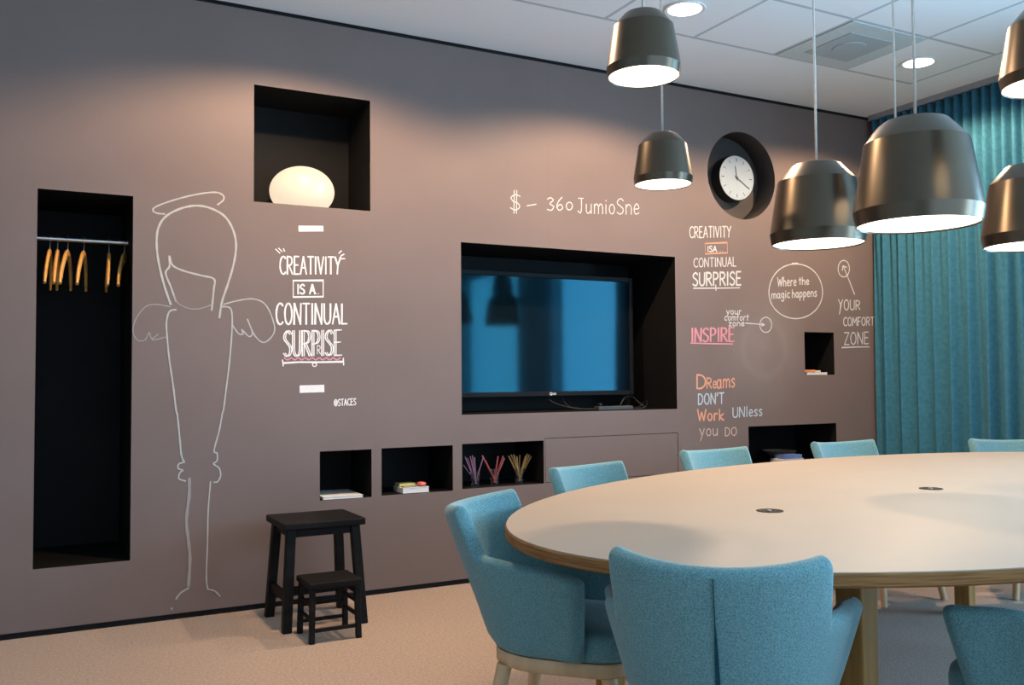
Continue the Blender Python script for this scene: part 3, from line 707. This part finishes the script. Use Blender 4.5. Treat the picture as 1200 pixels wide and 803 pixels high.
v = empty('ceiling_vent', (GX - .3, GY - .3, H), 0, 'square pale ceiling air vent panel with a darker inner square', 'air vent')
MB().box(-.290, .290, -.290, .290, -.006, -.001).build('panel', M['vent'], v, bevel=.002)
MB().box(-.175, .175, -.175, .175, -.010, -.006).build('grille', M['ventdark'], v, bevel=.002)
MB().lathe([(.092, -.014), (.095, -.012), (.095, -.010)], seg=40).build('diffuser_disc', M['ventdark'], v, smooth=30)

# ------------------------------------------------------------------ curtain
def curtain_mesh():
    b = MB(); y0, y1 = 4.655, 1.98; n = 760; nz = 14; zt, zb = H - .0435, .015
    rnd = random.Random(3); ph = [rnd.uniform(0, 6.28) for _ in range(8)]
    rows = []
    for k in range(nz + 1):
        v_ = k / nz; z = zt + (zb - zt) * v_; row = []
        for i in range(n + 1):
            s = (y0 - y1) * i / n
            fine = math.sin(2 * PI * s / .066 + .9 * math.sin(2.1 * s + ph[0]))
            wide = math.sin(2 * PI * s / .132 + 1.1 * math.sin(3.3 * s + ph[1]) + .5 * v_ * math.sin(5 * s + ph[2]))
            mid = math.sin(2 * PI * s / .21 + 1.6 * math.sin(1.7 * s + ph[3]))
            g = sstep(.03, .75, v_)
            am = .022 * (1 - g) + .008 * g
            x = fine * am + g * (.034 * wide + .020 * mid * (0.6 + .4 * math.sin(1.3 * s + ph[4]))) + .012 * g * math.sin(1.9 * s + ph[5])
            row.append((5.475 + x, y0 - s + .012 * g * math.cos(2 * PI * s / .132), z))
        rows.append(row)
    b.loft(rows, closed=False, cap0=False, cap1=False)
    return b
o = curtain_mesh().build('curtain', M['curtain'], smooth=True)
md = o.modifiers.new('solidify', 'SOLIDIFY'); md.thickness = .004
tag(o, 'floor length teal pleated curtain along the right wall, hanging from the ceiling', 'curtain')
o = MB().box(5.455, 5.495, 1.9, 4.66, H - .043, H).build('curtain_rail', M['alu'], bevel=.003); tag(o, 'slim grey ceiling curtain rail above the teal curtain', 'curtain rail')

# ------------------------------------------------------------------ television niche
TVX0, TVX1, TVZ0, TVZ1, TVY = 2.215, 3.545, 1.034, 1.808, 4.97
t = empty('television', ((TVX0 + TVX1) / 2, TVY, TVZ0), 0, 'black flat television mounted inside the wide wall niche', 'television')
w2, hh = (TVX1 - TVX0) / 2, TVZ1 - TVZ0
f = MB(); e = .030
for a in ((-w2, -w2 + e, 0, hh), (w2 - e, w2, 0, hh), (-w2 + e, w2 - e, hh - e, hh), (-w2 + e, w2 - e, 0, e)): f.box(a[0], a[1], 0, .03, a[2], a[3])
f.build('bezel', M['bezel'], t, bevel=.003)
MB().box(-w2 + .01, w2 - .01, .03, .075, .012, hh - .012).build('housing', M['black'], t, bevel=.006)
MB().box(-w2 + e, w2 - e, .008, .029, e, hh - e).build('screen', M['screen'], t)
MB().box(-.22, .22, .075, .2385, .2, .55).build('wall_mount', M['black'], t, bevel=.004)
# maker's mark on the lower bezel
lg = MB(); lx = pw(647, 457, TVY)[0] - (TVX0 + TVX1) / 2; lz = .0145
def flat(path, w):
    P = [Vector((x, z, 0)) for x, z in path]
    for i in range(len(P) - 1):
        d = (P[i + 1] - P[i]).normalized(); nn = Vector((-d.y, d.x, 0)) * w / 2; q = len(lg.v)
        lg.v += [(p.x, -.0012, p.y) for p in (P[i] + nn, P[i + 1] + nn, P[i + 1] - nn, P[i] - nn)]; lg.face((q, q + 1, q + 2, q + 3))
flat(arc(lx - .008, lz, .0085, .0085, 0, 360, 20), .004); flat([(lx - .008, lz + .005), (lx - .008, lz - .004), (lx - .003, lz - .004)], .003)
flat([(lx + .007, lz + .007), (lx + .007, lz - .006), (lx + .013, lz - .006)], .003); flat(arc(lx + .0215, lz, .006, .0065, 50, 360, 10), .003); flat([(lx + .0275, lz), (lx + .022, lz)], .003)
o = lg.build('logo', M['chalkbright'], t); tag(o, 'tiny white LG mark')

zf = NI['tv'][2]
def cablething(pts, r, label, m='cable'):
    o = MB().tube(crom(pts, 8), r, 8).build('cable', M[m], smooth=True); tag(o, label, 'cable', 'cables in the television niche'); return o
cablething([(2.88, 5.02, 1.036), (2.90, 4.99, 1.015), (2.93, 4.94, .985), (3.02, 4.86, .956), (3.16, 4.83, .950), (3.30, 4.86, .949)], .0055, 'black cable drooping from the middle of the television to the niche floor')
cablething([(3.02, 5.02, 1.036), (3.02, 5.0, 1.0), (3.04, 4.95, .962), (3.12, 4.90, .951), (3.22, 4.90, .949)], .0045, 'short black cable hanging straight down below the television')
cablething([(3.36, 4.86, .975), (3.42, 4.92, 1.0), (3.49, 4.99, 1.017), (3.56, 5.02, 1.022), (3.60, 5.02, .995), (3.61, 4.95, .953)], .0045, 'thin grey cable looping upward at the right of the television niche', 'strip')
cablething([(3.41, 4.82, .949), (3.50, 4.80, .953), (3.57, 4.86, .985), (3.60, 4.92, .99), (3.56, 4.94, .955), (3.46, 4.93, .951), (3.41, 4.90, .950)], .004, 'dark cable coiled on the niche floor beside the power strip')
ps = empty('power_strip', (3.25, 4.775, zf), R(6), 'grey power strip lying on the television niche floor', 'power strip')
MB().box(-.14, .14, -.024, .024, .0005, .026).build('housing', M['strip'], ps, bevel=.005)
for k in range(4): MB().lathe([(.017, .026), (.017, .0275), (.015, .028)], (-.09 + .055 * k, 0, 0), 20).build('socket', M['black'], ps)
MB().box(-.126, -.104, -.014, .014, .026, .046).build('plug', M['cable'], ps, bevel=.004)

# ------------------------------------------------------------------ globe lamp, clock
gx = pw(354, 230, 4.87)[0]
g = empty('globe_lamp', (gx, 4.87, NI['globe'][2]), 0, 'glowing squat round opal lamp standing in the square niche', 'lamp')
pr = [(.105, .0)]
for k in range(0, 33):
    a = -math.acos(.60) + (PI / 2 - .02 + math.acos(.60)) * k / 32 if False else -.93 + (PI / 2 - .03 + .93) * k / 32
    pr.append((.172 * math.cos(a), .1095 + .135 * math.sin(a)))
MB().lathe(pr, seg=64).build('glass_shade', M['globe'], g, smooth=60)
MB().lathe([(.06, .0004), (.06, -.0003)], seg=32).build('base_plate', M['white'], g)

ckx, ckz = pw(863.3, 208.6, W + .09)
ck = empty('wall_clock', (ckx, W + .17, ckz), 0, 'round white wall clock with black hands in the circular wall recess', 'clock')
def ydisc(b, prof, seg=64, m=0):   # lathe around -y
    loops = [[(r * math.cos(2 * PI * i / seg), -d, r * math.sin(2 * PI * i / seg)) for i in range(seg)] for r, d in prof]
    return b.loft(loops, m)
ydisc(MB(), [(.158, .0), (.158, .080), (.156, .084), (.153, .084), (.152, .080)]).build('case', M['drum'], ck, smooth=40)
fc = ydisc(MB(), [(.1525, .0805), (.1525, .0815)]).build('dial', M['clockface'], ck)
mk = MB()
def bar(b, ang, r0, r1, w, d0, d1):
    a = R(ang); dr = Vector((math.sin(a), 0, math.cos(a))); sd = Vector((math.cos(a), 0, -math.sin(a)))
    pts = [dr * r0 + sd * w, dr * r0 - sd * w, dr * r1 - sd * w, dr * r1 + sd * w]
    b.hexa([p + Vector((0, -d0, 0)) for p in pts], [p + Vector((0, -d1, 0)) for p in pts])
for k in range(12): bar(mk, 30 * k, .112, .136, .0020 if k % 3 else .0026, .0815, .0822)
for k in range(60):
    if k % 5: bar(mk, 6 * k, .137, .140, .0012, .0815, .0821)
mk.build('hour_marks', M['clockgap'], fc)
hb = MB(); bar(hb, 350, -.02, .082, .003, .0835, .0845); hb.build('hour_hand', M['clockgap'], ck)
hb = MB(); bar(hb, 122, -.025, .125, .0022, .0850, .0860); hb.build('minute_hand', M['clockgap'], ck)
ydisc(MB(), [(.008, .0815), (.008, .0875)], 24).build('hub', M['clockgap'], ck)

# ------------------------------------------------------------------ wardrobe niche
ry, rz_ = 4.93, pw(98, 282, 4.93)[1]
o = MB().tube([(.0305, ry, rz_), (.4365, ry, rz_)], .0125, 16).build('hanging_rail', M['chrome'], smooth=50); tag(o, 'steel clothes rail across the wardrobe niche', 'clothes rail')
def make_hanger():
    root = empty('coat_hanger')
    arm = []
    for sgn in (-1, 1):
        P = crom([Vector((0, 0, -.068)), Vector((0, sgn * .05, -.079)), Vector((0, sgn * .105, -.118)), Vector((0, sgn * .155, -.176)), Vector((0, sgn * .180, -.232))], 5)
        arm.append(P)
    path = [p for p in reversed(arm[0])] + arm[1][1:]
    b = MB(); n = len(path); loops = []
    for i, p in enumerate(path):
        d = (path[min(i + 1, n - 1)] - path[max(i - 1, 0)]).normalized(); up = Vector((0, -d.z, d.y)) if d.y > 0 else Vector((0, d.z, -d.y))
        f = 1.0 if 2 < i < n - 3 else .8
        bow = -.010 * ((p.y / .2) ** 2)
        loops.append([p + Vector((bow + .0088 * f * math.cos(2 * PI * k / 10), 0, 0)) + up * .019 * f * math.sin(2 * PI * k / 10) for k in range(10)])
    b.loft(loops); b.build('wooden_body', M['hanger'], root, smooth=60)
    hk = [Vector((0, 0, -.078)), Vector((0, 0, -.035))] + [Vector((0, -.0155 * math.cos(R(a)) + .0, .0155 * math.sin(R(a)))) for a in (-60, -20, 20, 60, 90, 130, 170, 200)]
    hk = [Vector((0, 0, -.07)), Vector((0, 0, -.045)), Vector((0, .004, -.030))] + [Vector((0, .0165 * math.cos(R(a)), .0165 * math.sin(R(a)))) for a in (-50, -10, 30, 70, 110, 150, 185)]
    MB().tube(crom(hk, 3), .0022, 8).build('hook', M['chrome'], root, smooth=True)
    return root
HG = make_hanger()
hs = [(58.5, 5, 'leftmost wooden coat hanger on the rail'), (67.6, 3.5, 'second wooden coat hanger from the left, hanging nearly straight'), (79.5, 9.5, 'third wooden coat hanger from the left, turned against its neighbour'),
      (98.3, 9, 'wooden coat hanger hanging alone in the middle of the rail'), (127.8, 3, 'slim wooden coat hanger left of the one with the dark coat'), (146.0, 11, 'rightmost wooden coat hanger, half hidden by a dark coat')]
for i, (px, rot, lab) in enumerate(hs):
    o = HG if i == 0 else copy_tree(HG)
    o.location = (pw(px, 290, ry)[0], ry, rz_ + .0005 ); o.rotation_euler = (0, 0, R(-rot)); tag(o, lab, 'coat hanger', 'wooden coat hangers in the wardrobe niche')
ct = MB(); loops = []
cxx = pw(149.5, 300, 4.95)[0]
for z, hw, th in ((-.09, .03, .012), (-.12, .12, .016), (-.17, .18, .017), (-.3, .19, .018), (-.5, .19, .018), (-.7, .20, .020), (-.86, .20, .022)):
    L = []
    for k in range(24):
        a = 2 * PI * k / 24
        L.append((cxx + .004 + th * math.cos(a) * (1 + .25 * math.sin(5 * a)), ry + .02 + hw * math.sin(a), rz_ + z))
    loops.append(L)
ct.loft(loops); o = ct.build('coat', M['cloth'], smooth=60); tag(o, 'dark coat hanging at the right side of the wardrobe niche', 'coat')

# ------------------------------------------------------------------ step stools
def slat(b, p, q, w, d):
    """straight square bar from p to q"""
    P, Q = Vector(p), Vector(q)
    b.hexa([P + Vector((-w, -d, 0)), P + Vector((w, -d, 0)), P + Vector((w, d, 0)), P + Vector((-w, d, 0))], [Q + Vector((-w, -d, 0)), Q + Vector((w, -d, 0)), Q + Vector((w, d, 0)), Q + Vector((-w, d, 0))])
def make_stool(name, x0, x1, y0, y1, z, top, lw, sx_, sy_, over, label):
    cx, cy = (x0 + x1) / 2, (y0 + y1) / 2; t = empty(name, (cx, cy, 0), 0, label, 'stool')
    hx, hy = (x1 - x0) / 2, (y1 - y0) / 2
    MB().box(-hx, hx, -hy, hy, z - top, z).build('seat', M['blackwood'], t, bevel=.006)
    L = {}
    for a in (-1, 1):
        for b_ in (-1, 1):
            tp = (a * (hx - over - lw), b_ * (hy - over - lw), z - top); bt = (a * (hx - over - lw + sx_), b_ * (hy - over - lw + sy_), 0)
            b = MB(); slat(b, bt, tp, lw, lw); b.build('leg', M['blackwood'], t, bevel=.003); L[a, b_] = (Vector(bt), Vector(tp))
    at = lambda a, b_, h: L[a, b_][0].lerp(L[a, b_][1], h / (z - top))
    return t, at, hx, hy
def rail(t, p, q, hz, wd):
    b = MB(); P, Q = Vector(p), Vector(q); d = (Q - P).normalized(); s = Vector((-d.y, d.x, 0)) * wd; u = Vector((0, 0, hz))
    b.hexa([P - s - u, Q - s - u, Q + s - u, P + s - u], [P - s + u, Q - s + u, Q + s + u, P + s + u]); b.build('stretcher', M['blackwood'], t, bevel=.002)
t, at, hx, hy = make_stool('stool', 1.035, 1.425, 4.18, 4.53, .492, .032, .021, .028, .035, .022, 'tall black wooden stool standing by the chalk wall')
for (a, b_), (c_, d_), h in (((-1, -1), (-1, 1), .15), ((1, -1), (1, 1), .15), ((-1, 1), (1, 1), .11)): rail(t, at(a, b_, h), at(c_, d_, h), .022, .009)
for (a, b_), (c_, d_) in (((-1, -1), (-1, 1)), ((1, -1), (1, 1)), ((-1, -1), (1, -1)), ((-1, 1), (1, 1))): rail(t, at(a, b_, .44), at(c_, d_, .44), .018, .009)
t, at, hx, hy = make_stool('step_stool', 1.088, 1.328, 3.945, 4.165, .262, .028, .012, .006, .008, .008, 'low black wooden step stool pushed in front of the tall stool')
for (a, b_), (c_, d_), h in (((-1, -1), (-1, 1), .10), ((1, -1), (1, 1), .10), ((-1, -1), (1, -1), .055), ((-1, 1), (1, 1), .055), ((-1, 1), (1, 1), .13), ((-1, -1), (-1, 1), .16), ((1, -1), (1, 1), .16), ((-1, 1), (1, 1), .19)): rail(t, at(a, b_, h), at(c_, d_, h), .008, .006)

# ------------------------------------------------------------------ things in the low niches
def book(x0, x1, y0, y1, z, th, cover, label, rz=0.0, cat='book', name='book', front=False):
    cx, cy = (x0 + x1) / 2, (y0 + y1) / 2; t = empty(name, (cx, cy, z), rz, label, cat); hx, hy = (x1 - x0) / 2, (y1 - y0) / 2
    MB().box(-hx + .002, hx - .003, -hy + .002, hy - .002, .003, th - .003).build('pages', M['paper'], t)
    c = MB(); c.box(-hx, hx, -hy, hy, .0003, .003); c.box(-hx, hx, -hy, hy, th - .003, th); c.box(-hx, -hx + .002, -hy, hy, .003, th - .003)
    if front: c.box(-hx + .002, hx, -hy, -hy + .002, .003, th - .003)
    c.build('cover', M[cover], t, bevel=.001); return t
z = NI['n1'][2]
book(1.374, 1.590, W + .010, W + .30, z, .015, 'paper', 'large pale closed book lying in the leftmost low niche', R(-2))
z = NI['n2'][2]
xa, xb = pw(472, 578, W + .02)[0], pw(503, 574, W + .02)[0]
book(xa, xb, W + .018, W + .165, z, .030, 'bookwhite', 'thick white book lying in the low niche above the stool\'s right side')
book(xa + .006, xb - .055, W + .085, W + .155, z + .030, .016, 'yellow', 'small yellow booklet on the back of the thick white book', front=True)
book(xa + .012, xb - .07, W + .028, W + .080, z + .030, .006, 'green', 'thin greenish card on the front of the thick white book', cat='card', name='card')
def lump(name, x, y, z, rx, ry_, rz2, m, label, cat, seed):
    b = MB(); rnd = random.Random(seed); prof = []
    loops = []
    for k in range(9):
        a = -PI / 2 + .12 + (PI - .24) * k / 8
        loops.append([(x + rx * math.cos(a) * math.cos(2 * PI * i / 20) * (1 + .12 * math.sin(3 * 2 * PI * i / 20 + seed)), y + ry_ * math.cos(a) * math.sin(2 * PI * i / 20), z + rz2 * (1 + math.sin(a))) for i in range(20)])
    b.loft(loops); o = b.build(name, M[m], smooth=True); return tag(o, label, cat)
lump('eraser', xb - .030, W + .060, z + .0302, .026, .030, .012, 'red', 'small rounded red object on the right end of the white book', 'red object', 1)
z = NI['n3'][2]
def tumbler(x, y, z, label):
    t = empty('tumbler', (x, y, z), 0, label, 'glass')
    MB().lathe([(.026, .0003), (.034, .085), (.0325, .085), (.0245, .008), (.002, .008)], seg=32).build('glass_body', M['glass'], t, smooth=50)
def stick(x, y, z, px, py, y2, r, m, label, group):
    """a straight stick from the bottom of the glass up through its tip"""
    tip = pw(px, py, y2); P = Vector((x, y, z + .012)); Q = Vector((tip[0], y2, tip[1]))
    o = MB().tube([P, P.lerp(Q, .5), Q], r, 8).build('stick', M[m], smooth=60); tag(o, label, 'stick', group)
gy_ = 4.80
for nm, pxc, m, tips, r in (('violet', 557, 'stickviolet', [(545, 535.5), (548, 537), (551, 535), (553.5, 534), (543, 545), (566, 537), (547, 541), (556, 536)], .0034),
                        ('red', 579.5, 'stickred', [(565, 534), (566.5, 537), (568.5, 540), (583.5, 535), (589.5, 534.5), (591, 537)], .0048),
                        ('brown', 608.5, 'stickbrown', [(596, 534.5), (599, 533), (602, 533), (605.5, 535), (609, 533.5), (618, 532), (620.5, 533), (622.5, 535), (600.5, 536), (616, 534)], .0042)):
    gx_ = pw(pxc, 560, gy_)[0]
    tumbler(gx_, gy_, z, {'violet': 'clear tumbler with violet sticks, leftmost in the niche', 'red': 'clear tumbler with red sticks, middle of the niche', 'brown': 'clear tumbler with brown sticks, rightmost in the niche'}[nm])
    for k, (px, py) in enumerate(tips):
        off = (k - len(tips) / 2) / len(tips)
        tx = pw(px, py, gy_)[0]
        stick(gx_ - (tx - gx_) * .12 + .004 * off, gy_ + .008 * math.sin(k * 2.3), z, px, py, gy_ + .02 * math.sin(k * 1.9), r, m, 'thin %s stick standing in the tumbler with the %s sticks' % (nm, nm), '%s sticks in the tumbler' % nm)
# small niche at the right
z = NI['small'][2]
book(4.825, 5.025, W + .005, W + .13, z, .018, 'bookwhite', 'white book lying in the small niche at the right')
book(4.808, 4.902, W + .004, W + .11, z + .018, .018, 'orange', 'small orange book lying on the white one in the small right niche', front=True)
book(4.908, 4.960, W + .006, W + .10, z + .018, .013, 'cream', 'small cream notebook on top of the white book, small right niche', front=True, cat='notebook', name='notebook')
z = NI['low'][2]
t = empty('dish', (pw(913, 540, W + .27)[0], W + .265, z), 0, 'wide shallow brown dish in the low niche behind the chairs', 'dish')
MB().lathe([(.05, .0055), (.06, .008), (.11, .056), (.122, .068), (.118, .069), (.055, .016), (.01, .014)], seg=40).build('bowl', M['brown'], t, smooth=50)
MB().lathe([(.052, .0002), (.050, .0054)], seg=32).build('foot', M['brown'], t)
xa = pw(915, 541, W + .03)[0]
book(xa, xa + .20, W + .012, W + .13, z, .030, 'bookwhite', 'white book lowest in the low niche behind the chairs')
book(xa + .03, xa + .19, W + .02, W + .12, z + .030, .028, 'blue', 'blue book on the white one, low niche behind the chairs', front=True)
